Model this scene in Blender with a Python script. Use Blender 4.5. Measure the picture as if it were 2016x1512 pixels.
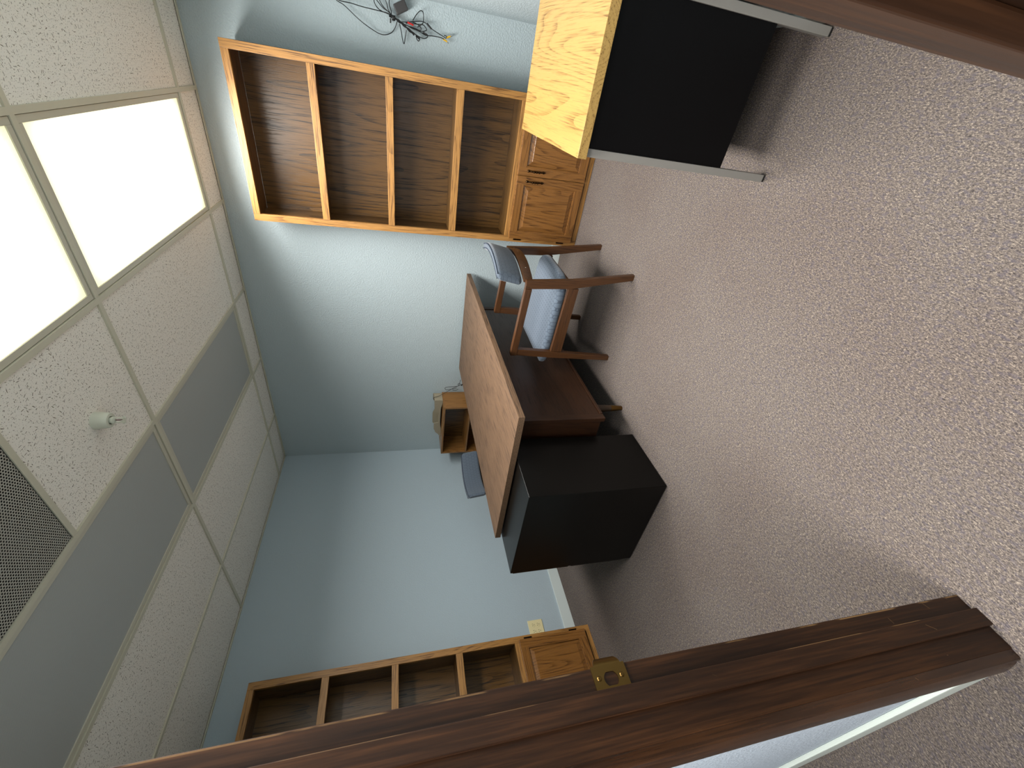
import bpy, bmesh, math, random
from mathutils import Vector, Matrix
random.seed(7)
for o in list(bpy.data.objects):
    bpy.data.objects.remove(o)
S = bpy.context.scene
COL = S.collection
# ------------------------------------------------------------------ camera, world, exposure
CAM_R = [[-0.212467, -0.148796, -0.965773], [-0.599382, 0.800417, 0.008542], [0.771751, 0.580682, -0.259248]]       # rows: image right, image down, forward (the photo lies on its side)
CAM_C = (-3.20953, -3.28209, 1.27947)
cd = bpy.data.cameras.new('camera'); cd.sensor_width = 36; cd.lens = 14.5645; cd.clip_start = 0.02
cam = bpy.data.objects.new('camera', cd); COL.objects.link(cam)
r0, r1, r2 = [Vector(r) for r in CAM_R]
M3 = Matrix((r0, -r1, -r2)).transposed()
cam.matrix_world = Matrix.Translation(CAM_C) @ M3.to_4x4()
S.camera = cam
W = bpy.data.worlds.new('world'); S.world = W; W.use_nodes = True
W.node_tree.nodes['Background'].inputs[0].default_value = (0.5, 0.55, 0.6, 1)
W.node_tree.nodes['Background'].inputs[1].default_value = 0.05
S.view_settings.view_transform = 'Standard'; S.view_settings.look = 'None'
S.view_settings.exposure = 0.0; S.view_settings.gamma = 1.0; S.view_settings.use_curve_mapping = False
PANEL_POWER = 2.6        # glow of the lit prismatic lenses
TUBE_WATTS = 50.0         # downward light of the fluorescent tubes of one panel
HALL_WATTS = 62.0
HALL_POWER = 2.0

# ------------------------------------------------------------------ node helper
def srgb(r, g, b):
    f = lambda c: (c/255/12.92) if c/255 <= .04045 else ((c/255+.055)/1.055)**2.4
    return (f(r), f(g), f(b), 1)
class NT:
    def __init__(s, name):
        s.m = bpy.data.materials.new(name); s.m.use_nodes = True
        s.t = s.m.node_tree; s.t.nodes.clear()
        s.out = s.t.nodes.new('ShaderNodeOutputMaterial')
        s.b = s.t.nodes.new('ShaderNodeBsdfPrincipled'); s.lk(s.b.outputs[0], s.out.inputs[0])
    def lk(s, a, b): s.t.links.new(a, b)
    def n(s, typ, **kw):
        nd = s.t.nodes.new('ShaderNode'+typ)
        for k, v in kw.items():
            if k.startswith('i_'):
                key = k[2:]; key = int(key) if key.isdigit() else key
                s.put(nd.inputs[key], v)
            else: setattr(nd, k, v)
        return nd
    def put(s, inp, v):
        if isinstance(v, bpy.types.NodeSocket): s.lk(v, inp)
        else: inp.default_value = v
    def math(s, op, a, b=0.0, c=0.0):
        nd = s.t.nodes.new('ShaderNodeMath'); nd.operation = op
        s.put(nd.inputs[0], a); s.put(nd.inputs[1], b); s.put(nd.inputs[2], c); return nd.outputs[0]
    def vmath(s, op, a, b=(0, 0, 0), sc=None):
        nd = s.t.nodes.new('ShaderNodeVectorMath'); nd.operation = op
        s.put(nd.inputs[0], a); s.put(nd.inputs[1], b)
        if sc is not None: s.put(nd.inputs['Scale'], sc)
        return nd.outputs[1] if op in ('LENGTH', 'DOT_PRODUCT', 'DISTANCE') else nd.outputs[0]
    def coord(s, rnd=True):
        c = s.n('TexCoord').outputs['Object']
        if rnd:
            r = s.n('ObjectInfo').outputs['Random']
            c = s.vmath('ADD', c, s.vmath('SCALE', (13.1, 7.7, 5.3), sc=r))
        return c
    def scale(s, c, v): return s.vmath('MULTIPLY', c, v)
    def noise(s, c, sc, det=2.0, dist=0.0, rough=.5):
        return s.n('TexNoise', i_Vector=c, i_Scale=sc, i_Detail=det, i_Distortion=dist, i_Roughness=rough).outputs[0]
    def ramp(s, f, pts):
        nd = s.n('ValToRGB', i_Fac=f); e = nd.color_ramp.elements
        while len(e) > 1: e.remove(e[-1])
        e[0].position = pts[0][0]; e[0].color = pts[0][1]
        for p, c in pts[1:]:
            x = e.new(p); x.color = c
        return nd.outputs[0]
    def mix(s, f, a, b, mode='MIX'):
        nd = s.n('Mix', data_type='RGBA', blend_type=mode)
        s.put(nd.inputs[0], f); s.put(nd.inputs[6], a); s.put(nd.inputs[7], b); return nd.outputs[2]
    def smooth(s, v, a, b):
        nd = s.n('MapRange', interpolation_type='SMOOTHSTEP'); s.put(nd.inputs[0], v)
        nd.inputs[1].default_value = a; nd.inputs[2].default_value = b; return nd.outputs[0]
    def bump(s, h, strength, dist):
        nd = s.n('Bump', i_Height=h, i_Strength=strength, i_Distance=dist); s.lk(nd.outputs[0], s.b.inputs['Normal'])
    def base(s, c): s.put(s.b.inputs['Base Color'], c)
    def rough(s, r): s.put(s.b.inputs['Roughness'], r)

def plain(name, col, rough=.5, metal=0.0, spec=.5, bump=None):
    t = NT(name); t.base(col); t.rough(rough); t.b.inputs['Metallic'].default_value = metal
    t.b.inputs['Specular IOR Level'].default_value = spec
    if bump: t.bump(t.noise(t.coord(), bump[0], 3), bump[1], bump[2])
    return t.m
_wood = {}
def wood(name, light, dark, axis='z', sc=5.0, rings=9, line=.5, pore=.4, rough=.35, var=.35, spec=.5, sharp=(.0, .55), el=.11):
    key = (name, axis)
    if key in _wood: return _wood[key]
    light = tuple(c_*.62 for c_ in light[:3])+(1,); dark = tuple(c_*.58 for c_ in dark[:3])+(1,)
    t = NT(name+'_'+axis); c = t.coord()
    i = 'xyz'.index(axis)
    v = [1.0]*3; v[i] = el; v2 = [1.0]*3; v2[i] = .025
    a = t.noise(t.scale(c, v), sc, 2, .25, .45)
    fr = t.math('FRACT', t.math('MULTIPLY', a, float(rings)))
    fine = t.noise(t.scale(c, v2), 260, 3, 0, .6)
    wob = t.noise(t.scale(c, [x*1 for x in v2]), 60, 2)
    lm = t.math('SUBTRACT', 1.0, t.smooth(fr, sharp[0], sharp[1]))
    lm = t.math('MULTIPLY', lm, t.smooth(fine, .3, .62))
    pm = t.smooth(fine, .5, .68)
    m = t.math('ADD', t.math('MULTIPLY', lm, line), t.math('MULTIPLY', pm, pore))
    m = t.math('ADD', m, t.math('MULTIPLY', t.math('SUBTRACT', wob, .5), var))
    m = t.n('Clamp', i_Value=m).outputs[0]
    t.base(t.mix(m, light, dark)); t.rough(t.math('ADD', rough, t.math('MULTIPLY', pm, .15)))
    t.b.inputs['Specular IOR Level'].default_value = spec
    t.bump(t.math('MULTIPLY', pm, -1.0), .25, .0006)
    _wood[key] = t.m; return t.m

def oak(a): return wood('honey_oak', srgb(204, 148, 80), srgb(100, 62, 26), a, 4.0, 36, .5, .75, .4)
def oak_door(a): return wood('door_oak', srgb(164, 112, 58), srgb(88, 54, 24), a, 3.2, 34, .6, .5, .2)
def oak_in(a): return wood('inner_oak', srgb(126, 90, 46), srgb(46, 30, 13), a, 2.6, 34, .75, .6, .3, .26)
def shelf_oak(a): return wood('low_shelf_oak', srgb(172, 122, 66), srgb(104, 68, 34), a, 4, 34, .6, .5, .3)
def walnut(a): return wood('desk_walnut', srgb(74, 45, 27), srgb(36, 20, 11), a, 3, 20, .35, .55, .4, .3)
def walnut_top(a): return wood('desk_top_laminate', srgb(132, 101, 74), srgb(62, 42, 27), a, 6, 30, .18, .95, .6, .36)
def lam(a): return wood('yellow_oak_laminate', srgb(214, 172, 98), srgb(140, 100, 48), a, 2.6, 70, .6, .4, .3, .2, .4, (.0, .42), .10)
def chair_wood(a): return wood('chair_oak', srgb(98, 62, 34), srgb(52, 30, 16), a, 6, 22, .4, .5, .35, .3)

def wall_mat(name, col, tex=.42):
    t = NT(name); c = t.coord(False); t.base(col); t.rough(.55); t.b.inputs['Specular IOR Level'].default_value = .35
    h = t.smooth(t.noise(c, 105, 2, .3), .35, .7)
    t.bump(t.math('ADD', h, t.math('MULTIPLY', t.noise(c, 260, 2), .4)), tex, .003); return t.m
M_WALL = wall_mat('blue_grey_wall_paint', srgb(177, 190, 194))
M_WALL2 = wall_mat('smooth_blue_grey_wall_paint', srgb(174, 189, 197), .15)
M_HALL = wall_mat('hall_wall_paint', srgb(196, 206, 216))
M_BASE = plain('pale_baseboard', srgb(206, 216, 214), .45)
M_BASEH = plain('hall_baseboard', srgb(214, 222, 212), .4)

def carpet_mat():
    t = NT('speckled_carpet'); c = t.coord(False)
    cs = t.scale(c, (.5, 1, 1))
    a = t.noise(cs, 620, 2, .5, .65); b = t.noise(cs, 300, 2, .4, .65); p = t.noise(c, 2.2, 3)
    v = t.math('ADD', t.math('MULTIPLY', a, .5), t.math('MULTIPLY', b, .5))
    col = t.ramp(v, [(.34, srgb(50, 46, 46)), (.45, srgb(84, 77, 74)), (.55, srgb(116, 106, 98)), (.66, srgb(166, 153, 138))])
    tint = t.noise(cs, 120, 2)
    col = t.mix(t.math('MULTIPLY', t.smooth(tint, .5, .64), .45), col, srgb(82, 78, 88), 'MIX')
    col = t.mix(t.smooth(p, .35, .7), col, t.mix(1.0, col, srgb(247, 244, 243), 'MULTIPLY'))
    t.base(col); t.rough(.95); t.b.inputs['Specular IOR Level'].default_value = .1
    t.bump(v, .5, .003); return t.m
M_CARPET = carpet_mat()

def tile_mat():
    t = NT('fissured_ceiling_tile'); c = t.n('TexCoord').outputs['Object']
    flat = t.scale(c, (1, 1, 0))
    def marks(scale, L, Wd, seed):
        w = t.vmath('ADD', flat, (seed, seed*1.7, 0))
        vo = t.n('TexVoronoi', voronoi_dimensions='2D', i_Vector=w, i_Scale=scale, i_Randomness=1.0)
        loc = t.vmath('SUBTRACT', w, vo.outputs['Position'])
        sp = t.n('SeparateColor', i_Color=vo.outputs['Color'])
        ang = t.math('MULTIPLY', sp.outputs[0], 6.283)
        wob = t.noise(w, 160, 2)
        rot = t.n('VectorRotate', rotation_type='Z_AXIS', i_Vector=loc, i_Angle=ang).outputs[0]
        xy = t.n('SeparateXYZ', i_Vector=rot)
        size = t.math('ADD', .15, t.math('MULTIPLY', t.math('MULTIPLY', sp.outputs[1], sp.outputs[1]), .95))
        u = t.math('DIVIDE', t.math('ABSOLUTE', xy.outputs[0]), t.math('MULTIPLY', size, L))
        yy = t.math('ADD', xy.outputs[1], t.math('MULTIPLY', t.math('SUBTRACT', wob, .5), .003))
        vv = t.math('DIVIDE', t.math('ABSOLUTE', yy), t.math('ADD', Wd*.6, t.math('MULTIPLY', sp.outputs[2], Wd*.7)))
        d = t.math('ADD', t.math('POWER', u, 2.0), t.math('POWER', vv, 2.0))
        return t.math('SUBTRACT', 1.0, t.smooth(d, .6, 1.3))
    m = t.math('MAXIMUM', marks(62, .0070, .0010, 3.0), t.math('MULTIPLY', marks(130, .0022, .0007, 11.0), .8))
    t.base(t.mix(m, srgb(243, 239, 230), srgb(120, 110, 94)))
    t.rough(.9); t.b.inputs['Specular IOR Level'].default_value = .1
    t.bump(t.math('SUBTRACT', t.math('MULTIPLY', t.noise(c, 300, 2), .2), m), .6, .002); return t.m
M_TILE = tile_mat()
M_GRID = plain('ceiling_grid_paint', srgb(206, 202, 182), .4)
M_FRAME = plain('light_frame_enamel', srgb(200, 196, 178), .35)
M_BLACKSTEEL = plain('black_enamel_steel', srgb(9, 8, 7), .28, spec=.2, bump=(420, .12, .0006))
M_BLACKPANEL = plain('black_modesty_panel', srgb(9, 8, 9), .45, spec=.12)
M_LEGGREY = plain('grey_painted_steel', srgb(134, 130, 124), .38)
M_RUBBER = plain('black_rubber', srgb(24, 23, 22), .6)
M_CABLE = plain('black_cable_sheath', srgb(20, 20, 21), .45)
M_BRASS = plain('satin_brass', srgb(120, 92, 50), .34, 1.0)
M_BRONZE = plain('dark_antique_bronze', srgb(70, 52, 34), .28, 1.0)
M_CREAM = plain('cream_outlet_plastic', srgb(232, 220, 172), .35)
M_DARK = plain('dark_slot', srgb(30, 26, 22), .7)
M_TAUPE = plain('taupe_plastic', srgb(148, 139, 118), .4)
M_YEL = plain('yellow_plug', srgb(230, 180, 30), .35)
M_RED = plain('red_plug', srgb(200, 40, 36), .35)
M_CHROME = plain('bright_metal', srgb(220, 220, 215), .18, 1.0)
M_SPRK = plain('sprinkler_white_paint', srgb(214, 216, 200), .35)
M_VINYL = plain('dark_hole', srgb(12, 12, 12), .9)

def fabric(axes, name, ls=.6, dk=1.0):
    t = NT(name); c = t.n('TexCoord').outputs['Object']; s = t.n('SeparateXYZ', i_Vector=c)
    i, j = ['xyz'.index(a) for a in axes]
    k = 1/.027
    u = t.math('ADD', t.math('MULTIPLY', s.outputs[i], k), 100.0); v = t.math('ADD', t.math('MULTIPLY', s.outputs[j], k), 100.0)
    R3 = 1.7320508
    def cell(off):
        x = t.math('SUBTRACT', t.math('FLOORED_MODULO', t.math('ADD', u, off*.5), 1.0), .5)
        y = t.math('SUBTRACT', t.math('FLOORED_MODULO', t.math('ADD', v, off*R3/2), R3), R3/2)
        x = t.math('ABSOLUTE', x); y = t.math('ABSOLUTE', y)
        return t.math('MAXIMUM', x, t.math('ADD', t.math('MULTIPLY', x, .5), t.math('MULTIPLY', y, R3/2)))
    d = t.math('MINIMUM', cell(0.0), cell(1.0))
    line = t.smooth(d, .415, .455)
    w = t.noise(t.scale(c, (1, 1, .3)), 700, 2); w2 = t.noise(t.scale(c, (.3, 1, 1)), 500, 2)
    basec = t.mix(w, srgb(68, 79, 93), srgb(104, 117, 130))
    basec = t.mix(t.math('MULTIPLY', w2, .5), basec, srgb(76, 88, 103))
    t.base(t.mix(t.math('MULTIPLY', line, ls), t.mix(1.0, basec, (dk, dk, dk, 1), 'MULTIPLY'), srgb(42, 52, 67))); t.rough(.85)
    t.b.inputs['Sheen Weight'].default_value = .25
    t.bump(t.math('SUBTRACT', t.math('MULTIPLY', w, .3), line), .5, .001); return t.m
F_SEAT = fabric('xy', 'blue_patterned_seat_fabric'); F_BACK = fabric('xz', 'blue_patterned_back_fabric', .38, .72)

def jamb_mat(name='dark_stained_jamb', spec=.32, rg=.36):
    t = NT(name); c = t.n('TexCoord').outputs['Object']; s = t.n('SeparateXYZ', i_Vector=c)
    st = t.noise(t.scale(c, (1, 1, .03)), 190, 3, 0, .6); big = t.noise(t.scale(c, (1, 1, .12)), 14, 3, .5)
    col = t.ramp(t.math('ADD', t.math('MULTIPLY', st, .5), t.math('MULTIPLY', big, .5)), [(.34, srgb(30, 16, 7)), (.5, srgb(49, 28, 13)), (.66, srgb(76, 46, 23))])
    # worn arrises of the two steps of the frame, scratches low down
    ex = t.math('ABSOLUTE', t.math('SUBTRACT', s.outputs[0], -2.9745)); e1 = t.math('SUBTRACT', 1.0, t.smooth(ex, .0006, .0016))
    ey = t.math('ABSOLUTE', t.math('SUBTRACT', s.outputs[0], -3.0085)); e2 = t.math('SUBTRACT', 1.0, t.smooth(ey, .0004, .0014))
    pn = t.noise(t.scale(c, (1, 1, .25)), 30, 3)
    worn = t.math('MULTIPLY', t.math('MAXIMUM', e1, t.math('MULTIPLY', e2, .6)), t.smooth(pn, .5, .58))
    sv = t.n('TexVoronoi', i_Vector=t.scale(c, (1, 1, 1)), i_Scale=16.0)
    loc = t.vmath('SUBTRACT', c, sv.outputs['Position'])
    sc = t.n('SeparateColor', i_Color=sv.outputs['Color'])
    rot = t.n('VectorRotate', rotation_type='Y_AXIS', i_Vector=loc, i_Angle=t.math('MULTIPLY', sc.outputs[0], 1.6)).outputs[0]
    q = t.n('SeparateXYZ', i_Vector=rot)
    scr = t.math('MULTIPLY', t.math('LESS_THAN', t.math('ABSOLUTE', q.outputs[2]), .0006), t.math('LESS_THAN', t.math('ABSOLUTE', q.outputs[0]), t.math('MULTIPLY', sc.outputs[1], .012)))
    low = t.math('SUBTRACT', 1.0, t.smooth(s.outputs[2], .05, .95))
    scr = t.math('MULTIPLY', t.math('MULTIPLY', scr, t.math('GREATER_THAN', sc.outputs[2], .6)), low)
    m = t.math('MAXIMUM', t.math('MULTIPLY', worn, t.math('ADD', .45, t.math('MULTIPLY', low, .7))), t.math('MULTIPLY', scr, .5))
    t.base(t.mix(m, col, srgb(150, 116, 76))); t.rough(t.math('ADD', rg, t.math('MULTIPLY', st, .15)))
    t.b.inputs['Specular IOR Level'].default_value = spec; t.bump(st, .2, .0006); return t.m
M_JAMB = jamb_mat(); M_CASING = jamb_mat('dark_stained_casing', .7, .16)

def lens_mat(lit, power=0.0):
    t = NT('prismatic_lens_lit' if lit else 'prismatic_lens_off'); c = t.n('TexCoord').outputs['Object']
    s = t.n('SeparateXYZ', i_Vector=c)
    px = t.math('SINE', t.math('MULTIPLY', s.outputs[0], 2*math.pi/.006)); py = t.math('SINE', t.math('MULTIPLY', s.outputs[1], 2*math.pi/.006))
    h = t.math('MULTIPLY', px, py)
    t.bump(h, .3, .0008); t.rough(.35)
    if lit:
        t.base(srgb(240, 240, 232))
        # brighter in front of the tubes, dimmer at the ends of the tray
        ax = t.math('SUBTRACT', .585, t.math('ABSOLUTE', s.outputs[0])); ay = t.math('SUBTRACT', .28, t.math('ABSOLUTE', s.outputs[1]))
        e = t.math('MULTIPLY', t.smooth(ax, -.02, .14), t.smooth(ay, -.03, .07))
        t.put(t.b.inputs['Emission Color'], t.mix(e, srgb(250, 246, 190), srgb(255, 253, 243)))
        st = t.math('MULTIPLY', t.math('ADD', .22, t.math('MULTIPLY', e, .78)), power)
        t.put(t.b.inputs['Emission Strength'], t.math('MULTIPLY', st, t.math('ADD', 1.0, t.math('MULTIPLY', h, .06))))
    else:
        t.base(srgb(174, 177, 174))
    return t.m
M_LIT = lens_mat(True, PANEL_POWER); M_LITH = lens_mat(True, HALL_POWER); M_OFF = lens_mat(False)

def grille_mat():
    t = NT('perforated_grille_sheet'); c = t.n('TexCoord').outputs['Object']; s = t.n('SeparateXYZ', i_Vector=c)
    P = .0094
    u = t.math('ADD', t.math('DIVIDE', s.outputs[0], P), 100.0); v = t.math('ADD', t.math('DIVIDE', s.outputs[1], P), 100.0); R3 = 1.7320508
    def cell(off):
        x = t.math('SUBTRACT', t.math('FLOORED_MODULO', t.math('ADD', u, off*.5), 1.0), .5)
        y = t.math('SUBTRACT', t.math('FLOORED_MODULO', t.math('ADD', v, off*R3/2), R3), R3/2)
        return t.math('SQRT', t.math('ADD', t.math('MULTIPLY', x, x), t.math('MULTIPLY', y, y)))
    d = t.math('MINIMUM', cell(0.0), cell(1.0))
    hole = t.math('LESS_THAN', d, .33)
    t.base(srgb(176, 174, 164)); t.rough(.45)
    tr = t.n('BsdfTransparent'); mx = t.n('MixShader', i_0=hole)
    t.lk(t.b.outputs[0], mx.inputs[1]); t.lk(tr.outputs[0], mx.inputs[2]); t.lk(mx.outputs[0], t.out.inputs[0]); return t.m
M_GRILLE = grille_mat()

# ------------------------------------------------------------------ geometry helpers
def V(*a): return Vector(a)
def box(bm, x0, x1, y0, y1, z0, z1, bev=0.0, seg=2):
    vs = [bm.verts.new(p) for p in ((x0, y0, z0), (x1, y0, z0), (x1, y1, z0), (x0, y1, z0), (x0, y0, z1), (x1, y0, z1), (x1, y1, z1), (x0, y1, z1))]
    fs = [bm.faces.new([vs[i] for i in q]) for q in ((0, 3, 2, 1), (4, 5, 6, 7), (0, 1, 5, 4), (1, 2, 6, 5), (2, 3, 7, 6), (3, 0, 4, 7))]
    if bev > 0:
        es = list({e for f in fs for e in f.edges})
        bmesh.ops.bevel(bm, geom=es, offset=bev, segments=seg, profile=.6, affect='EDGES')
    return bm
def BX(*a, **k): return box(bmesh.new(), *a, **k)
def loft(bm, secs, cap=True, closed=False):
    rings = [[bm.verts.new(p) for p in s] for s in secs]; n = len(rings[0])
    R = rings+[rings[0]] if closed else rings
    for a, b in zip(R, R[1:]):
        for i in range(n): bm.faces.new((a[i], a[(i+1) % n], b[(i+1) % n], b[i]))
    if cap and not closed:
        bm.faces.new(rings[0][::-1]); bm.faces.new(rings[-1])
    return bm
def rect_z(x, y, z, wx, wy): return [(x-wx/2, y-wy/2, z), (x+wx/2, y-wy/2, z), (x+wx/2, y+wy/2, z), (x-wx/2, y+wy/2, z)]
def rect_y(x, y, z, wx, wz): return [(x-wx/2, y, z-wz/2), (x-wx/2, y, z+wz/2), (x+wx/2, y, z+wz/2), (x+wx/2, y, z-wz/2)]
def bevel_all(bm, off, seg=2, ang=30):
    bmesh.ops.recalc_face_normals(bm, faces=bm.faces)
    es = [e for e in bm.edges if len(e.link_faces) == 2 and e.calc_face_angle(0) > math.radians(ang)]
    bmesh.ops.bevel(bm, geom=es, offset=off, segments=seg, profile=.6, affect='EDGES'); return bm
def lathe(bm, prof, c=(0, 0, 0), n=24, axis='z'):
    rings = []
    for r, h in prof:
        ring = []
        for i in range(n):
            a = 2*math.pi*i/n; x, y = r*math.cos(a), r*math.sin(a)
            p = {'z': (x, y, h), 'y': (x, h, y), 'x': (h, x, y)}[axis]
            ring.append((c[0]+p[0], c[1]+p[1], c[2]+p[2]))
        rings.append(ring)
    return loft(bm, rings)
def spline(pts, n=6):
    P = [Vector(p) for p in pts]; P = [P[0]*2-P[1]]+P+[P[-1]*2-P[-2]]; out = []
    for i in range(1, len(P)-2):
        a, b, c, d = P[i-1:i+3]
        for k in range(n):
            t = k/n
            out.append(.5*((2*b)+(c-a)*t+(2*a-5*b+4*c-d)*t*t+(3*b-a-3*c+d)*t**3))
    out.append(P[-2]); return out
def tube(bm, pts, r, n=8, smooth=True, taper=None):
    P = spline(pts) if smooth else [Vector(p) for p in pts]
    up = Vector((0, 0, 1)); secs = []; prev = None
    for i, p in enumerate(P):
        d = (P[min(i+1, len(P)-1)]-P[max(i-1, 0)])
        if d.length < 1e-9: continue
        d.normalize()
        if prev is None: prev = d.orthogonal().normalized()
        prev = (prev-d*prev.dot(d)).normalized(); q = d.cross(prev)
        rr = r if taper is None else r*(taper[0]+(taper[1]-taper[0])*i/(len(P)-1))
        secs.append([p+prev*rr*math.cos(2*math.pi*k/n)+q*rr*math.sin(2*math.pi*k/n) for k in range(n)])
    return loft(bm, secs)
def obj(name, bm, mat, parent=None, smooth=False, label=None, loc=None):
    bmesh.ops.recalc_face_normals(bm, faces=bm.faces)
    me = bpy.data.meshes.new(name); bm.to_mesh(me); bm.free()
    if smooth:
        for p in me.polygons: p.use_smooth = True
    for m in (mat if isinstance(mat, (list, tuple)) else [mat]): me.materials.append(m)
    if smooth:
        try: me.set_sharp_from_angle(angle=math.radians(38))
        except Exception: pass
    o = bpy.data.objects.new(name, me); COL.objects.link(o)
    if parent: o.parent = parent
    if loc: o.location = loc
    if label: o['label'] = label
    return o
def thing(name, label, cat, loc=(0, 0, 0), rz=0.0, group=None):
    o = bpy.data.objects.new(name, None); COL.objects.link(o); o.empty_display_size = .1
    o.location = loc; o.rotation_euler = (0, 0, rz); o['label'] = label; o['category'] = cat
    if group: o['group'] = group
    return o
def struct(name, bm, mat):
    o = obj(name, bm, mat); o['kind'] = 'structure'; return o
def kids(o): return [c for c in bpy.data.objects if c.parent == o]
def copy_tree(o, parent=None):
    c = o.copy(); COL.objects.link(c); c.parent = parent
    for ch in kids(o): copy_tree(ch, c)
    return c

# ------------------------------------------------------------------ room shell
H = 2.385; XW = -2.985; XH = -3.10; YS = -3.587
OY0, OY1 = -3.3535, -2.442        # rough opening in the door wall
struct('floor', BX(-4.9, .12, -5.6, .12, -.06, 0), M_CARPET)
struct('wall_north', BX(-4.9, .12, 0, .12, 0, 2.6), M_WALL2)
struct('wall_east', BX(0, .12, YS-.12, 0, 0, 2.6), M_WALL)
struct('wall_south', BX(XW, 0, YS-.12, YS, 0, 2.6), M_WALL)
def door_wall():
    bm = bmesh.new()
    for a, b, z0, z1 in ((-5.6, OY0, 0, 2.6), (OY1, 0, 0, 2.6), (OY0, OY1, 2.06, 2.6)):
        box(bm, XH, XH+.03, a, b, z0, z1)
    return bm
def door_wall_in():
    bm = bmesh.new()
    for a, b, z0, z1 in ((YS-.12, OY0, 0, 2.6), (OY1, 0, 0, 2.6), (OY0, OY1, 2.06, 2.6)):
        box(bm, XH+.03, XW, a, b, z0, z1)
    return bm
struct('wall_west', door_wall_in(), M_WALL)
struct('wall_hall_side', door_wall(), M_HALL)
struct('wall_hall_far', BX(-4.9, -4.78, -5.6, 0, 0, 2.6), M_HALL)
struct('wall_hall_end', BX(-4.78, XH, -5.6, -5.48, 0, 2.6), M_HALL)
struct('baseboard_north', BX(XW, -.0125, -.0125, 0, 0, .085, bev=.003), M_BASE)
struct('baseboard_east', BX(-.0125, 0, YS, 0, 0, .085, bev=.003), M_BASE)
struct('baseboard_south', BX(XW, -.0125, YS, YS+.0125, 0, .085, bev=.003), M_BASE)
struct('baseboard_west', BX(XW, XW+.0125, -2.385, -.0125, 0, .085, bev=.003), M_BASE)
struct('baseboard_hall', BX(XH-.0125, XH, -2.392, 0, 0, .10, bev=.004), M_BASEH)

# suspended ceiling: tiles (one mesh), T-bar grid
GX = [-.2512, -1.4704, -2.6896]; GY = [-.5595-.6096*k for k in range(5)]; GD = -2.080
def in_fixture(x, y):
    if GY[4] < y < GY[3] and GX[2] < x < GX[0]: return True
    if GY[2] < y < GY[1] and GX[2] < x < GX[0]: return True
    return GY[3] < y < GY[2] and GX[2] < x < GD
def tiles():
    bm = bmesh.new(); xs = [0]+GX+[XW]; ys = [0]+GY+[YS]
    for a, b in zip(xs, xs[1:]):
        for c, d in zip(ys, ys[1:]):
            sub = [(a, b)]
            if a == GX[1] and c == GY[2]: sub = [(a, GD), (GD, b)]
            for p, q in sub:
                if in_fixture((p+q)/2, (c+d)/2): continue
                if abs(p-q) < .03: continue
                w = .0003
                box(bm, q+w, p-w, d+w, c-w, H+.008, H+.02)
    return bm
struct('ceiling', tiles(), M_TILE)
def grid():
    bm = bmesh.new(); w = .0105
    for x in GX: box(bm, x-w, x+w, YS, 0, H, H+.008)
    for y in GY: box(bm, XW, 0, y-w, y+w, H-.0004, H+.0076)
    box(bm, GD-w, GD+w, GY[3], GY[2], H, H+.004)
    box(bm, -.02, 0, YS, 0, H-.0008, H+.0032); box(bm, XW, 0, -.02, 0, H-.0008, H+.0032)
    box(bm, XW, 0, YS, YS+.02, H-.0008, H+.0032); box(bm, XW, XW+.02, YS, 0, H-.0008, H+.0032)
    return bm
struct('trim_1', grid(), M_GRID)
struct('ceiling_hall', BX(-4.78, XH, -5.48, 0, H+.02, H+.06), plain('hall_ceiling', srgb(205, 199, 186), .9))
struct('ceiling_plenum', BX(XW, 0, YS, 0, 2.56, 2.6), plain('plenum', srgb(60, 58, 55), .9))

# door frame (opens from the hall, where the camera stands)
def frame_profile(bm, ysign, yface, z0, z1):
    """jamb board on one side; ysign = +1 when the wall lies towards +y"""
    s = ysign
    y = lambda d: yface+s*d
    prof = [(-2.972, y(0)), (-3.090, y(0)), (-3.090, y(.019)), (-2.972, y(.019))]
    loft(bm, [[(a, b, z0) for a, b in prof], [(a, b, z1) for a, b in prof]]); return bm
JN, JS = -2.462, -3.3335
door = bpy.data.objects.new('door_1', None); COL.objects.link(door); door['kind'] = 'structure'
for yf, s in ((JN, 1), (JS, -1)):
    jb = bevel_all(frame_profile(bmesh.new(), s, yf, .0, 2.03), .0018, 2)
    jb = obj('jamb', jb, M_JAMB, door)
    a, b = sorted((yf, yf-s*.011))
    obj('door_stop', BX(-3.045, -3.008, a, b, 0, 2.02, bev=.0015), M_JAMB, door)
obj('head_jamb', BX(-3.104, -2.972, JS-.019, JN+.019, 2.03, 2.049, bev=.0015), M_JAMB, door)
obj('head_stop', BX(-3.045, -3.008, JS, JN, 2.019, 2.03, bev=.0015), M_JAMB, door)
def casing(bm, yf, s, xw, sx, z1):
    # stepped casing profile: d along the wall away from the opening, t out of the wall
    pr = [(.005, 0), (.005, .008), (.008, .011), (.012, .011), (.015, .009), (.022, .012), (.045, .016), (.058, .016), (.061, .013), (.061, 0)]
    if sx < 0: pr = [(.003, -.0098), (.003, .004), (.0055, .009), (.009, .0105), (.0115, .008), (.014, .0085), (.02, .012), (.045, .016), (.058, .016), (.061, .013), (.061, 0), (.0195, 0), (.0195, -.0098)]
    P = [(xw+sx*t_, yf+s*d) for d, t_ in pr]
    return loft(bm, [[(a, b, 0) for a, b in P], [(a, b, z1) for a, b in P]])
for yf, s in ((JN, 1), (JS, -1)):
    obj('casing', casing(bmesh.new(), yf, s, XH, -1, 2.11), M_CASING, door, True)
    obj('casing', casing(bmesh.new(), yf, s, XW, 1, 2.11), M_JAMB, door, True)
obj('head_casing', BX(XH-.016, XH, JS-.06, JN+.06, 2.054, 2.11, bev=.003), M_JAMB, door)
obj('head_casing', BX(XW, XW+.016, JS-.06, JN+.06, 2.054, 2.11, bev=.003), M_JAMB, door)
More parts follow.
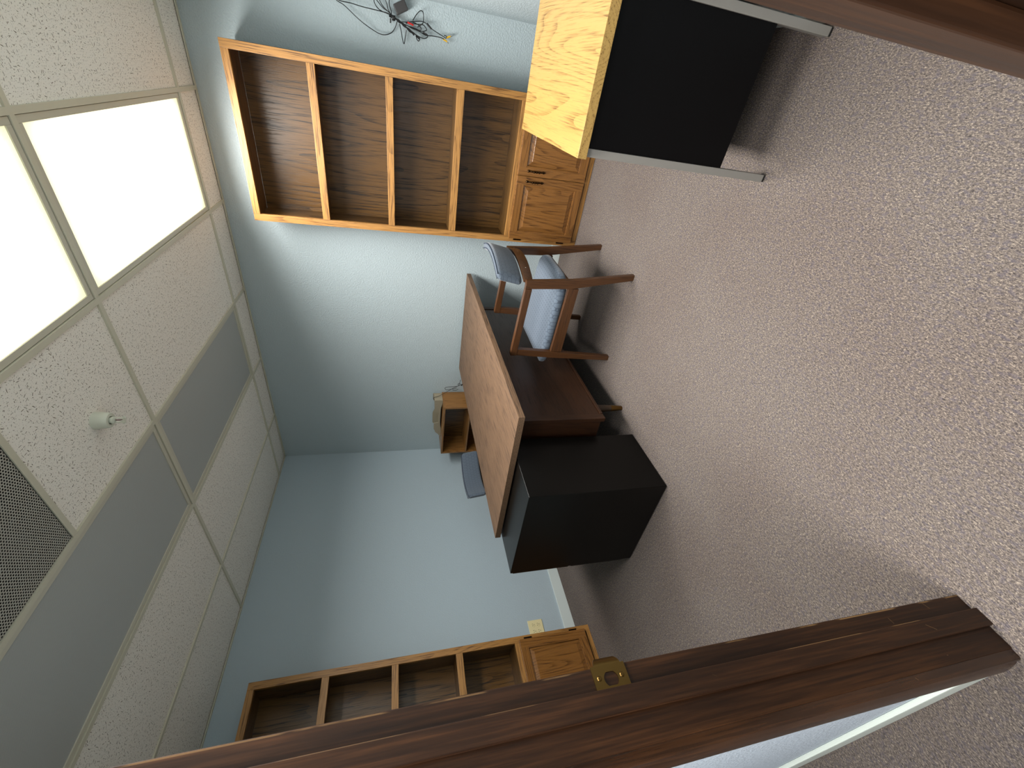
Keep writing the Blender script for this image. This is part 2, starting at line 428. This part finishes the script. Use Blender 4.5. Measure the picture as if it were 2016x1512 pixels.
def strike():
    bm = bmesh.new(); y = JN
    # plate with a D-shaped hole: a ring of quads between outer rectangle and inner D
    x0, x1, z0, z1 = -3.0075, -2.9705, .890, .956; cx, cz = -2.993, .923
    N = 40; outer = []; inner = []
    for k in range(N):
        a = 2*math.pi*k/N; c, s_ = math.cos(a), math.sin(a)
        f = 1/max(abs(c), abs(s_)); outer.append(((x0+x1)/2+c*f*(x1-x0)/2, (z0+z1)/2+s_*f*(z1-z0)/2))
        ix = cx+max(-.010, min(.011, .0125*c)); iz = cz+.0135*s_
        inner.append((ix, iz))
    t = .0018
    vo = [bm.verts.new((a, y-t, b)) for a, b in outer]; vi = [bm.verts.new((a, y-t, b)) for a, b in inner]
    vo2 = [bm.verts.new((a, y, b)) for a, b in outer]; vi2 = [bm.verts.new((a, y+.006, b)) for a, b in inner]
    for k in range(N):
        j = (k+1) % N
        bm.faces.new((vo[k], vo[j], vi[j], vi[k])); bm.faces.new((vo[j], vo[k], vo2[k], vo2[j])); bm.faces.new((vi[k], vi[j], vi2[j], vi2[k]))
    # curved lip towards the room
    secs = []
    for k in range(7):
        a = k/6; x = x1+.013*a; yy = y-t+.007*a*a; hw = .026*(1-.25*a*a)
        secs.append([(x, yy, .923-hw), (x, yy, .923+hw), (x, yy+.0016, .923+hw), (x, yy+.0016, .923-hw)])
    loft(bm, secs); return bm
sp = obj('strike_plate', strike(), M_BRASS, door, label='brass strike plate')
obj('latch_hole', BX(-2.999, -2.978, JN+.0002, JN+.0006, .910, .936), plain('bare_hole_wood', srgb(120, 66, 34), .7), sp)
for z in (.901, .945):
    bm = lathe(bmesh.new(), [(.0001, -.0032), (.003, -.003), (.0042, -.0018), (.0042, .0)], (-2.990, JN, z), 16, 'y')
    box(bm, -2.9932, -2.9868, JN-.0034, JN-.0031, z-.0004, z+.0004); box(bm, -2.9904, -2.9896, JN-.0034, JN-.0031, z-.0032, z+.0032)
    obj('screw', bm, M_BRASS, sp, True)

# ------------------------------------------------------------------ ceiling fixtures
def ceiling_light(cx, cy, lit, label, lens=None, group=None, hz=H):
    t = thing('ceiling_light', label, 'ceiling light', (cx, cy, hz), 0, group)
    L, Wd = 1.2192-.026, .6096-.026; b = .022
    bm = bmesh.new()
    for a in ((-L/2, L/2, -Wd/2, -Wd/2+b), (-L/2, L/2, Wd/2-b, Wd/2), (-L/2, -L/2+b, -Wd/2+b, Wd/2-b), (L/2-b, L/2, -Wd/2+b, Wd/2-b)):
        box(bm, *a, .0045, .012, bev=.0015)
    obj('frame', bm, M_FRAME, t)
    obj('diffuser', BX(-L/2+b, L/2-b, -Wd/2+b, Wd/2-b, .009, .013), lens or (M_LIT if lit else M_OFF), t)
    bm = bmesh.new(); z0, z1 = .013, .11; q = .004
    box(bm, -L/2, L/2, -Wd/2, Wd/2, z1-q, z1)
    box(bm, -L/2, L/2, -Wd/2, -Wd/2+q, z0, z1-q); box(bm, -L/2, L/2, Wd/2-q, Wd/2, z0, z1-q)
    box(bm, -L/2, -L/2+q, -Wd/2+q, Wd/2-q, z0, z1-q); box(bm, L/2-q, L/2, -Wd/2+q, Wd/2-q, z0, z1-q)
    obj('housing', bm, M_FRAME, t)
    if lit:
        ld = bpy.data.lights.new('tubes', 'AREA'); ld.shape = 'RECTANGLE'; ld.size = L-2*b-.02; ld.size_y = Wd-2*b-.02
        ld.energy = HALL_WATTS if lens else TUBE_WATTS; ld.color = (1.0, .98, .95); ld.spread = math.radians(158)
        lo = bpy.data.objects.new('tubes', ld); COL.objects.link(lo); lo.parent = t; lo.location = (0, 0, .0075)
    return t
x1, x2 = (GX[0]+GX[1])/2, (GX[1]+GX[2])/2; y1, y2 = (GY[4]+GY[3])/2, (GY[2]+GY[1])/2
ceiling_light(x1, y1, True, 'lit white fluorescent ceiling panel nearest the tall oak bookcase', group='lit ceiling panels')
ceiling_light(x2, y1, True, 'lit white fluorescent ceiling panel cut off by the photo edge, away from the wall', group='lit ceiling panels')
ceiling_light(x1, y2, False, 'switched-off grey ceiling panel nearest the blue wall behind the chair and desk', group='unlit ceiling panels')
ceiling_light(x2, y2, False, 'switched-off grey ceiling panel beside the perforated vent', group='unlit ceiling panels')
ceiling_light(-3.95, -2.9, True, 'unseen ceiling panel added to light the hall outside the doorway', lens=M_LITH, hz=H+.001)  # out of view, added to light the hall wall and door frame
g = thing('ceiling_vent', 'square perforated metal air grille in the ceiling beside the grey unlit panel', 'vent', ((GD+GX[2])/2, (GY[3]+GY[2])/2, H))
hw = .6096/2-.0125
obj('perforated_sheet', BX(-hw, hw, -hw, hw, .0042, .0050), M_GRILLE, g)
bm = bmesh.new(); q = .003
box(bm, -hw, hw, -hw, hw, .107, .11)
for a in ((-hw, hw, -hw, -hw+q), (-hw, hw, hw-q, hw), (-hw, -hw+q, -hw+q, hw-q), (hw-q, hw, -hw+q, hw-q)): box(bm, *a, .0055, .107)
obj('plenum_box', bm, M_VINYL, g)
s = thing('fire_sprinkler', 'white fire sprinkler head hanging from the speckled ceiling tile', 'sprinkler', (-1.752, -2.03, H+.008))
obj('escutcheon', lathe(bmesh.new(), [(.034, 0), (.034, -.004), (.031, -.03), (.029, -.046), (.027, -.048), (.016, -.048), (.0155, -.044), (.0155, -.02)], n=32), M_SPRK, s, True)
obj('body', lathe(bmesh.new(), [(.011, -.02), (.011, -.05), (.0135, -.052), (.0135, -.058), (.009, -.061), (.004, -.062)], n=20), M_SPRK, s, True)
bm = bmesh.new()
for sx in (-1, 1): tube(bm, [(0, sx*.010, -.058), (0, sx*.0125, -.066), (0, sx*.010, -.078), (0, sx*.004, -.087), (0, 0, -.089)], .0022)
obj('yoke_arms', bm, M_SPRK, s, True)
obj('bulb', lathe(bmesh.new(), [(.001, -.061), (.002, -.064), (.002, -.083), (.001, -.086)], n=10), plain('dark_glass_bulb', srgb(90, 50, 50), .2), s, True)
bm = bmesh.new(); lathe(bm, [(.0001, -.088), (.009, -.089), (.009, -.0905), (.0001, -.0905)], n=20)
for k in range(12):
    a = 2*math.pi*k/12; c, sn = math.cos(a), math.sin(a)
    tube(bm, [(c*.008, sn*.008, -.09), (c*.015, sn*.015, -.088)], .0016, 6, False)
obj('deflector', bm, M_SPRK, s)

# ------------------------------------------------------------------ oak bookcases
def make_bookcase(label, loc, rz, group):
    t = thing('bookcase', label, 'bookcase', loc, rz, group)
    Wd, D, Ht = .89, .245, 2.15; F = .019; b = .0012
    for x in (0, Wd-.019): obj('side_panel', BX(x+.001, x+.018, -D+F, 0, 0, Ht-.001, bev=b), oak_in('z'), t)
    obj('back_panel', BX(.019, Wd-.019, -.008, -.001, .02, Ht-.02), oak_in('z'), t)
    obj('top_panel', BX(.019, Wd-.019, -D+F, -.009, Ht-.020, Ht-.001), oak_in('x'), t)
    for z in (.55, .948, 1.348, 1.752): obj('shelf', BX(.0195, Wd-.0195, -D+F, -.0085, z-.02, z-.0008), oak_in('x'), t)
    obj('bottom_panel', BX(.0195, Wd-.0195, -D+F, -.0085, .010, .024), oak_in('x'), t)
    for x in (0, Wd-.04): obj('stile', BX(x, x+.04, -D, -D+F, 0, Ht, bev=b), oak('z'), t)
    for z0, z1 in ((Ht-.037, Ht), (1.711, 1.752), (1.308, 1.348), (.905, .948), (.51, .55), (0, .034)):
        obj('rail', BX(.0402, Wd-.0402, -D+.0002, -D+F, z0, z1, bev=b), oak('x'), t)
    obj('center_mullion', BX(Wd/2-.02, Wd/2+.02, -D+.0003, -D+F, .0342, .5098), oak('z'), t)
    for x0, x1, hx, hl in ((.028, .4415, .4415-.030, .030), (.4455, .862, .4455+.030, .860)):
        z0, z1 = .044, .522; y0, y1 = -D-.0185, -D-.0003; s_ = .052
        ringf = lambda k0, k1, ya, yb: [[(X_(k0), ya, Z_(k0)), (X_(k1), ya, Z_(k1)), (X_(k1), yb, Z_(k1)), (X_(k0), yb, Z_(k0))] for X_, Z_ in
                 ((lambda k: x0+k, lambda k: z0+k), (lambda k: x1-k, lambda k: z0+k), (lambda k: x1-k, lambda k: z1-k), (lambda k: x0+k, lambda k: z1-k))]
        d = obj('door', bevel_all(loft(bmesh.new(), ringf(0, s_, y0, y1), False, True), .003), oak_door('z'), t)
        for a in ((z0+.0035, z0+s_), (z1-s_, z1-.0035)): obj('door_rail', BX(x0+s_, x1-s_, y0-.0003, y0+.002, a[0], a[1]), oak_door('x'), d)
        # raised panel: groove, bevelled border, flat field
        def rr(k, y): return [(x0+s_+k, y, z0+s_+k), (x1-s_-k, y, z0+s_+k), (x1-s_-k, y, z1-s_-k), (x0+s_+k, y, z1-s_-k)]
        bm = loft(bmesh.new(), [rr(-.002, y1), rr(-.002, y0+.009), rr(.006, y0+.011), rr(.008, y0+.010), rr(.034, y0+.003), rr(.0355, y0+.0012)])
        obj('raised_panel', bm, oak_door('z'), d)
        bm = bevel_all(loft(bmesh.new(), ringf(s_-.001, s_+.006, y0+.002, y0+.010), False, True), .0025)
        obj('inner_bead', bm, oak_door('z'), d)
        zc = .40; bm = bmesh.new()
        tube(bm, [(hx, y0, zc+.045), (hx, y0-.016, zc+.034), (hx, y0-.021, zc), (hx, y0-.016, zc-.034), (hx, y0, zc-.045)], .0045, 8)
        for dz in (-.018, 0, .018): lathe(bm, [(.002, dz-.007), (.0075, dz-.003), (.0075, dz+.003), (.002, dz+.007)], (hx, y0-.020, zc), 12)
        for dz in (-.052, .052): lathe(bm, [(.0001, dz-.013), (.008, dz-.004), (.008, dz+.004), (.0001, dz+.013)], (hx, y0-.003, zc), 12)
        obj('handle', bm, M_BRONZE, d, True)
        for hz in (.455, .125):
            e = x0-.004 if hl < .4 else x1+.004
            bm = BX(min(e, e+(-.011 if hl < .4 else .011)), max(e, e+(-.011 if hl < .4 else .011)), -D-.003, -D-.0004, hz-.028, hz+.028, bev=.001)
            lathe(bm, [(.0045, -.022), (.0045, .022)], (e, -D-.006, hz), 12)
            obj('hinge', bm, M_BRONZE, d)
    return t
make_bookcase('tall oak bookcase with two cupboard doors, against the blue wall by the armchair', (-.014, -2.36, 0), -math.pi/2, 'tall oak bookcases')
make_bookcase('tall oak bookcase partly hidden behind the dark door frame, beside the cream outlet', (-2.955, -.014, 0), 0, 'tall oak bookcases')

# ------------------------------------------------------------------ brown desk
RZ = math.radians(1.7)
t = thing('desk', 'large brown wooden desk with overhanging top, behind the blue armchair', 'desk', (-1.846, -2.063, 0), RZ)
DW, DD, DT = 1.808, .902, .76
obj('desktop', BX(0, DW, 0, DD, DT-.032, DT, bev=.0015), walnut_top('x'), t)
obj('modesty_panel', BX(.232, 1.553, .190, .206, .200, DT-.034, bev=.001), walnut('x'), t)
for x in (.19, 1.555): obj('end_stile', BX(x, x+.040, .184, .208, .185, DT-.034, bev=.0015), walnut('z'), t)
for x in (.194, 1.573): obj('end_panel', BX(x, x+.018, .209, .80, .205, DT-.034, bev=.001), walnut('z'), t)
obj('bottom_rail', BX(.232, 1.553, .182, .207, .185, .199, bev=.001), walnut('x'), t)
for x0, x1_ in ((.214, .62), (1.165, 1.571)):
    pd = obj('pedestal', BX(x0, x1_, .208, .795, .205, DT-.036), walnut('z'), t)
    for z0, z1 in ((.21, .46), (.468, .715)):
        dr = obj('drawer_front', BX(x0+.006, x1_-.006, .796, .814, z0, z1, bev=.002), walnut('x'), pd)
for x in (.34, 1.44):
    for y in (.235, .74):
        bm = lathe(bmesh.new(), [(.0185, .0745), (.0245, .184), (.0245, .2045)], (x, y, 0), 20)
        lg = obj('leg', bm, plain('dark_leg', srgb(58, 42, 28), .4) if x == .34 and y == .235 else bpy.data.materials['dark_leg'], t, True)
        obj('ferrule', lathe(bmesh.new(), [(.0125, 0), (.0135, .004), (.0195, .074), (.0195, .0743)], (x, y, 0), 20), M_BRASS, lg, True)

# ------------------------------------------------------------------ black filing cabinet
t = thing('filing_cabinet', 'low black metal filing cabinet tucked under the end of the brown desk', 'filing cabinet', (-2.086, -1.792, 0), math.radians(1.8))
obj('body', BX(0, .386, 0, .612, .004, .722, bev=.0035, seg=3), M_BLACKSTEEL, t)
for z0, z1 in ((.05, .37), (.385, .705)):
    d = obj('drawer_front', BX(.006, .380, .6125, .628, z0, z1, bev=.003), M_BLACKSTEEL, t)
    obj('handle', BX(.12, .266, .629, .645, z1-.05, z1-.035, bev=.003), M_CHROME, d)
for x in (.03, .356):
    for y in (.04, .57): obj('foot', lathe(bmesh.new(), [(.014, 0), (.014, .006)], (x, y, 0), 12), M_RUBBER, t)

# ------------------------------------------------------------------ small table with yellow oak top
t = thing('table', 'small table with yellow oak laminate top, black front panel and grey steel legs', 'table', (-1.83, -3.572, 0), 0)
TW, TD, TH = .75, .447, .74
obj('tabletop', BX(0, TW, 0, TD, TH-.03, TH, bev=.0012), lam('x'), t)
for x in (.03, TW-.055):
    for y in (.008, TD-.028):
        l = obj('leg', BX(x, x+.03, y, y+.024, .008, TH-.0302, bev=.002), M_LEGGREY, t)
        obj('glide', BX(x+.001, x+.029, y+.001, y+.023, 0, .0085, bev=.002), M_RUBBER, l)
obj('modesty_panel', BX(.036, .050, .0325, TD-.0285, .195, TH-.0305), M_BLACKPANEL, t)
for y in (.010, TD-.026): obj('side_rail', BX(.061, TW-.056, y, y+.018, TH-.07, TH-.0305), M_LEGGREY, t)
for y in (.0325, TD-.037): obj('side_panel', BX(.0505, TW-.056, y, y+.003, .195, TH-.0305), M_BLACKPANEL, t)  # unseen panels, added to block light and deepen the shadow under the table
obj('stretcher', BX(TW-.050, TW-.032, .037, TD-.0375, TH-.07, TH-.0305), M_LEGGREY, t)

# ------------------------------------------------------------------ armchairs
def rrect(w, h, r, n=4):
    pts = []
    for cx, cy, a0 in ((w/2-r, h/2-r, 0), (-w/2+r, h/2-r, 90), (-w/2+r, -h/2+r, 180), (w/2-r, -h/2+r, 270)):
        for k in range(n+1):
            a = math.radians(a0+90*k/n); pts.append((cx+r*math.cos(a), cy+r*math.sin(a)))
    return pts
def make_armchair(label, loc, rz):
    t = thing('armchair', label, 'chair', loc, rz, 'blue and wood armchairs')
    for s in (-1, 1):
        bm = loft(bmesh.new(), [rect_z(s*.264, .270, 0, .026, .030), rect_z(s*.264, .247, .38, .028, .042), rect_z(s*.264, .232, .612, .028, .042)])
        obj('front_leg', bevel_all(bm, .002), chair_wood('z'), t)
        bm = loft(bmesh.new(), [rect_z(s*.244, -.262, 0, .026, .032), rect_z(s*.251, -.205, .36, .028, .050), rect_z(s*.255, -.190, .628, .028, .046)])
        obj('rear_leg', bevel_all(bm, .002), chair_wood('z'), t)
        bm = loft(bmesh.new(), [rect_y(s*.2555, -.1668, .609, .030, .038), rect_y(s*.262, .1, .624, .036, .036), rect_y(s*.265, .253, .6315, .032, .0375)])
        obj('armrest', bevel_all(bm, .002), chair_wood('y'), t)
        bm = loft(bmesh.new(), [rect_y(s*.2515, -.1795, .348, .024, .060), rect_y(s*.2625, .2255, .366, .024, .068)])
        obj('side_rail', bevel_all(bm, .002), chair_wood('y'), t)
    obj('front_rail', bevel_all(BX(-.2503, .2503, .190, .212, .335, .375), .002), chair_wood('x'), t)
    obj('rear_rail', bevel_all(BX(-.2395, .2395, -.175, -.153, .325, .365), .002), chair_wood('x'), t)
    # bowed wooden back rail
    secs = []
    for k in range(21):
        u = -1+2*k/20; x = u*.2385; yb = -.200-.052*(1-u*u); h = .05+.006*(1-u*u)
        secs.append([(x, yb-.009, .586), (x, yb+.009, .588), (x, yb+.007, .586+h), (x, yb-.011, .586+h)])
    br = obj('back_rail', bevel_all(loft(bmesh.new(), secs), .002, 2, 40), chair_wood('x'), t, True)
    for u in (-.62, .62):
        x = u*.2385; yb = -.200-.052*(1-u*u)-.0095
        obj('screw', lathe(bmesh.new(), [(.0001, -.002), (.0035, -.0015), (.0045, .0005)], (x, yb, .61), 10, 'y'), M_CHROME, br, True)
    # upholstered back, bowed and leaning a little
    secs = []
    for k in range(33):
        u = -1+2*k/32; x = u*.238; e = min(1, (1-abs(u))/.09+.02); e = math.sqrt(max(0, 1-(1-e)**2)); e = max(e, .12)
        hh = .142*(.72+.28*e); th = .046*(.25+.75*e); yb = -.196-.056*(1-u*u)
        zc = .712; ring = []
        for a, b in rrect(th, hh, min(.021, th*.48), 4):
            ring.append((x, yb+a-(b)*.20, zc+b+.004*(1-u*u)))
        secs.append(ring)
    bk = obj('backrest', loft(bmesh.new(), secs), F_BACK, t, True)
    for dy in (-1, 1):
        pts = []
        for k in range(25):
            u = -1+2*k/24; u *= .96
            pts.append((u*.238, -.196-.056*(1-u*u)-.071*.20+dy*.0135, .712+.0695+.004*(1-u*u)))
        obj('piping', tube(bmesh.new(), pts, .0026, 6), plain('dark_piping', srgb(40, 50, 66), .8) if 'dark_piping' not in bpy.data.materials else bpy.data.materials['dark_piping'], bk, True)
    # seat cushion
    secs = []
    prof = [(-.222, .10, .3), (-.216, .150, .6), (-.200, .188, .85), (-.17, .214, 1), (-.10, .229, 1), (0, .233, 1), (.1, .240, 1), (.2, .243, 1), (.29, .243, 1), (.315, .239, .92), (.328, .229, .7), (.333, .215, .35)]
    for y, w, k in prof:
        th = .052*k; ring = []
        for a, b in rrect(2*w, th, th*.46, 5):
            crown = .012*(1-(a/.24)**2)*(1-((y-.04)/.3)**2) if b > 0 else 0
            ring.append((a, y, .402+b+crown+(y*.06)))
        secs.append(ring)
    st = obj('seat', loft(bmesh.new(), secs), F_SEAT, t, True)
    obj('seat_board', BX(-.21, .21, -.15, .185, .368, .376), M_DARK, st)
    return t
ch = make_armchair('low-backed wooden armchair with blue patterned seat, standing in front of the brown desk', (-.930, -2.243, 0), math.radians(-.6))
c2 = copy_tree(ch); c2.location = (-.955, -.875, 0); c2.rotation_euler = (0, 0, math.pi+math.radians(2))
c2['label'] = 'blue armchair behind the brown desk, only its backrest showing over the desktop'

# ------------------------------------------------------------------ low shelf unit in the corner with tray and cord
t = thing('low_bookshelf', 'low open oak shelf unit standing in the corner behind the brown desk', 'bookshelf', (-.014, -.187, 0), -math.pi/2)
LW, LD, LH = .60, .240, .896
for x in (0, LW-.016): obj('side_panel', BX(x, x+.016, -LD, 0, 0, LH-.0162, bev=.001), shelf_oak('z'), t)
obj('top_panel', BX(0, LW, -LD, 0, LH-.016, LH, bev=.001), shelf_oak('x'), t)
for z in (.655, .42, .19, .05): obj('shelf', BX(.0163, LW-.0163, -LD+.002, -.0075, z-.015, z, bev=.0008), shelf_oak('x'), t)
obj('back_panel', BX(.0163, LW-.0163, -.007, -.001, .03, LH-.0165), oak_in('z'), t)
# desk tray: scalloped front and back walls over a hollow base
t = thing('letter_tray', 'taupe plastic desk tray with scalloped edges lying on top of the low shelf unit', 'tray', (-.024, -.322, LH), -math.pi/2)
def scal(prof_top, prof_bot, y0, y1):
    bm = bmesh.new(); n = 48; secs = []
    f = lambda pr, x: next(a[1]+(b[1]-a[1])*((1-math.cos(math.pi*(x-a[0])/(b[0]-a[0])))/2 if a[2] else (x-a[0])/(b[0]-a[0])) for a, b in zip(pr, pr[1:]) if a[0] <= x <= b[0]+1e-9)
    for k in range(n+1):
        x = .46*k/n; zt = f(prof_top, x); zb = f(prof_bot, x)
        secs.append([(x, y0, zb), (x, y1, zb), (x, y1, zt), (x, y0, zt)])
    return loft(bm, secs)
rt = [(0, .010, 1), (.05, .045, 1), (.10, .078, 0), (.21, .080, 1), (.30, .052, 0), (.33, .052, 1), (.40, .082, 0), (.46, .084, 0)]
ft = [(0, .012, 1), (.07, .060, 1), (.10, .072, 0), (.179, .074, 0), (.18, .030, 0), (.27, .028, 1), (.37, .074, 0), (.46, .078, 0)]
fb = [(0, .0005, 0), (.06, .0005, 1), (.20, .014, 1), (.34, .014, 1), (.44, .0005, 0), (.46, .0005, 0)]
obj('rear_wall', scal(rt, [(0, .0005, 0), (.46, .0005, 0)], -.006, 0), M_TAUPE, t)
obj('front_wall', scal(ft, fb, -.112, -.106), M_TAUPE, t)
obj('tray_floor', BX(.004, .452, -.1055, -.0065, .016, .022), M_TAUPE, t)
obj('end_wall', BX(.452, .458, -.1055, -.0065, .0005, .076, bev=.001), M_TAUPE, t)
def wall_cable(name, lines, label, cat, r=.0022):
    t = thing(name, label, cat, (0, 0, 0)); bm = bmesh.new()
    for L in lines: tube(bm, L, r, 6)
    return t, bm
X0 = -.045
L = [[(-.10, -.72, .93), (-.10, -.755, .965), (-.095, -.783, .980), (-.085, -.796, .93), (X0, -.812, .855), (X0, -.86, .79), (X0, -.885, .745), (-.03, -.89, .71)],
     [(X0, -.86, .76), (X0, -.845, .81), (X0, -.84, .86), (X0, -.862, .872), (X0, -.872, .84), (X0, -.876, .78), (X0, -.885, .74)],
     [(X0, -.885, .745), (X0, -.905, .752), (X0, -.915, .738), (X0, -.905, .728), (X0, -.896, .742), (X0, -.925, .735), (X0, -.955, .73)],
     [(X0, -.835, .80), (X0, -.83, .77), (X0, -.845, .745)]]
t = thing('cable', 'thin black cord with plug draped from the tray down beside the low shelf unit', 'cord', (0, 0, 0))
bm = bmesh.new()
for q in L: tube(bm, q, .0021, 6)
obj('cord', bm, M_CABLE, t, True)
bm = BX(-.048, -.003, -.925, -.878, .655, .70, bev=.008, seg=3)
tube(bm, [(-.028, -.898, .698), (X0, -.888, .72)], .006, 8, False)
obj('plug', bm, M_CABLE, t, True)

# ------------------------------------------------------------------ cable bundle on the east wall
t = thing('cable_bundle', 'tangled bundle of black cables with yellow plugs hanging on the wall by the oak bookcase', 'cables', (0, 0, 0))
def wl(pts, x=-.03, wob=.008):
    return [(x+wob*math.sin(i*1.9+len(pts)), a, b) for i, (a, b) in enumerate(pts)]
A = [[(-3.560, 1.64), (-3.528, 1.625), (-3.502, 1.598), (-3.49, 1.565), (-3.47, 1.532), (-3.445, 1.494), (-3.423, 1.452), (-3.407, 1.412), (-3.397, 1.38), (-3.397, 1.347), (-3.413, 1.313), (-3.44, 1.292), (-3.468, 1.281)],
     [(-3.560, 1.635), (-3.53, 1.612), (-3.504, 1.587), (-3.503, 1.525), (-3.498, 1.471), (-3.496, 1.416), (-3.495, 1.36), (-3.49, 1.324)],
     [(-3.552, 1.38), (-3.539, 1.402), (-3.521, 1.399), (-3.505, 1.384), (-3.496, 1.36), (-3.492, 1.328), (-3.48, 1.308)],
     [(-3.560, 1.36), (-3.546, 1.392), (-3.53, 1.38), (-3.511, 1.355), (-3.499, 1.324), (-3.489, 1.312)],
     [(-3.562, 1.34), (-3.546, 1.372), (-3.53, 1.367), (-3.511, 1.348), (-3.495, 1.32)],
     [(-3.565, 1.35), (-3.552, 1.346), (-3.529, 1.335), (-3.511, 1.331), (-3.491, 1.316)],
     [(-3.56, 1.315), (-3.556, 1.322), (-3.531, 1.323), (-3.51, 1.315), (-3.492, 1.312)],
     [(-3.485, 1.196), (-3.515, 1.175), (-3.533, 1.155), (-3.53, 1.14), (-3.508, 1.136), (-3.481, 1.141), (-3.46, 1.17)],
     [(-3.457, 1.269), (-3.425, 1.259), (-3.392, 1.253), (-3.373, 1.244), (-3.402, 1.238), (-3.436, 1.231)],
     [(-3.468, 1.263), (-3.474, 1.221), (-3.488, 1.158), (-3.489, 1.133), (-3.479, 1.111), (-3.465, 1.089), (-3.452, 1.05), (-3.437, 1.005)],
     [(-3.465, 1.258), (-3.451, 1.2), (-3.442, 1.157), (-3.432, 1.123), (-3.435, 1.084), (-3.435, 1.04), (-3.431, 1.018)],
     [(-3.445, 1.221), (-3.429, 1.191), (-3.42, 1.166), (-3.415, 1.135), (-3.423, 1.114), (-3.435, 1.114), (-3.444, 1.14)],
     [(-3.471, 1.221), (-3.472, 1.179), (-3.475, 1.141), (-3.467, 1.124), (-3.455, 1.119), (-3.445, 1.145), (-3.452, 1.179), (-3.456, 1.213)],
     [(-3.466, 1.235), (-3.478, 1.20), (-3.468, 1.16), (-3.452, 1.15), (-3.447, 1.18), (-3.455, 1.22)],
     [(-3.46, 1.25), (-3.44, 1.21), (-3.425, 1.18), (-3.408, 1.174), (-3.399, 1.161), (-3.415, 1.157), (-3.425, 1.178)],
     [(-3.437, 1.005), (-3.446, 1.003), (-3.448, 1.016)]]
bm = bmesh.new()
for i, q in enumerate(A): tube(bm, wl(q, -.028-.004*(i % 3)), .0023, 6)
obj('cable', bm, M_CABLE, t, True)
bm = bmesh.new()
for k in range(5):
    o_ = .005*math.sin(k*2.4); p_ = .005*math.cos(k*2.4)
    tube(bm, [(-.03+p_, -3.486+o_, 1.325), (-.03-p_, -3.480+o_, 1.300), (-.03+p_, -3.470-o_, 1.272), (-.03, -3.456+o_, 1.245), (-.03-p_, -3.44-o_, 1.215), (-.03, -3.424+o_, 1.188)], .0033, 6)
lathe(bm, [(.011, 1.292), (.0125, 1.297), (.0125, 1.305), (.011, 1.31)], (-.03, -3.478, 0), 14)
obj('bound_core', bm, M_CABLE, t, True)
bm = bmesh.new(); rr_ = [(-.012+.012*math.cos(k*math.pi/6)-.018, -3.464+.008*math.sin(k*math.pi/6), 1.318) for k in range(13)]
tube(bm, rr_, .0035, 6); obj('tie_loop', bm, M_CABLE, t, True)
bm = BX(-.019, .019, -.024, .024, -.034, .034, bev=.004)
ad = obj('power_adapter', bm, plain('adapter_plastic', srgb(52, 50, 50), .5), t, False, loc=(-.030, -3.530, 1.262)); ad.rotation_euler = (math.radians(-28), 0, 0)
def plug(pts, r, mat, name):
    return obj(name, tube(bmesh.new(), pts, r, 10, False, (1, .8)), mat, t, True)
for pts in ([(-.03, -3.431, 1.022), (-.03, -3.422, .998)], [(-.03, -3.440, 1.003), (-.03, -3.450, .980)]):
    b_ = plug(pts, .0048, M_YEL, 'yellow_plug'); b_['label'] = 'yellow plug'
    d_ = (Vector(pts[1])-Vector(pts[0])).normalized(); e_ = Vector(pts[1])
    obj('metal_tip', tube(bmesh.new(), [e_+d_*.0003, e_+d_*.011], .0036, 10, False), M_CHROME, b_, True)
plug([(-.042, -3.472, 1.225), (-.042, -3.464, 1.192)], .0048, M_RED, 'red_plug')['label'] = 'red plug'
for a, b in (((-3.485, 1.118), (-3.464, 1.090)), ((-3.443, 1.140), (-3.432, 1.112)), ((-3.421, 1.178), (-3.409, 1.158))):
    plug([(-.034, a[0], a[1]), (-.034, b[0], b[1])], .0052, M_CABLE, 'black_plug')

# ------------------------------------------------------------------ outlet on the north wall
t = thing('power_outlet', 'cream four-socket power outlet on the pale wall next to the far oak bookcase', 'outlet', (-1.932, 0, .303))
obj('cover_plate', BX(-.0575, .0575, -.006, -.0003, -.057, .057, bev=.0025), M_CREAM, t)
for gx in (-.023, .023):
    for gz in (-.0195, .0195):
        r_ = obj('receptacle', lathe(bmesh.new(), [(.0165, -.0062), (.0162, -.0078), (.0001, -.0078)], (gx, 0, gz), 28, 'y'), M_CREAM, t, True)
        bm = bmesh.new()
        for sx in (-.0062, .0062): box(bm, gx+sx-.0011, gx+sx+.0011, -.0083, -.0079, gz+.000, gz+.0085)
        lathe(bm, [(.0024, -.0079), (.0024, -.0083), (.0001, -.0083)], (gx, 0, gz-.0075), 12, 'y')
        obj('slots', bm, M_DARK, r_)
    obj('screw', lathe(bmesh.new(), [(.003, -.0060), (.0026, -.0072), (.0001, -.0074)], (gx, 0, 0), 12, 'y'), M_CREAM, t, True)
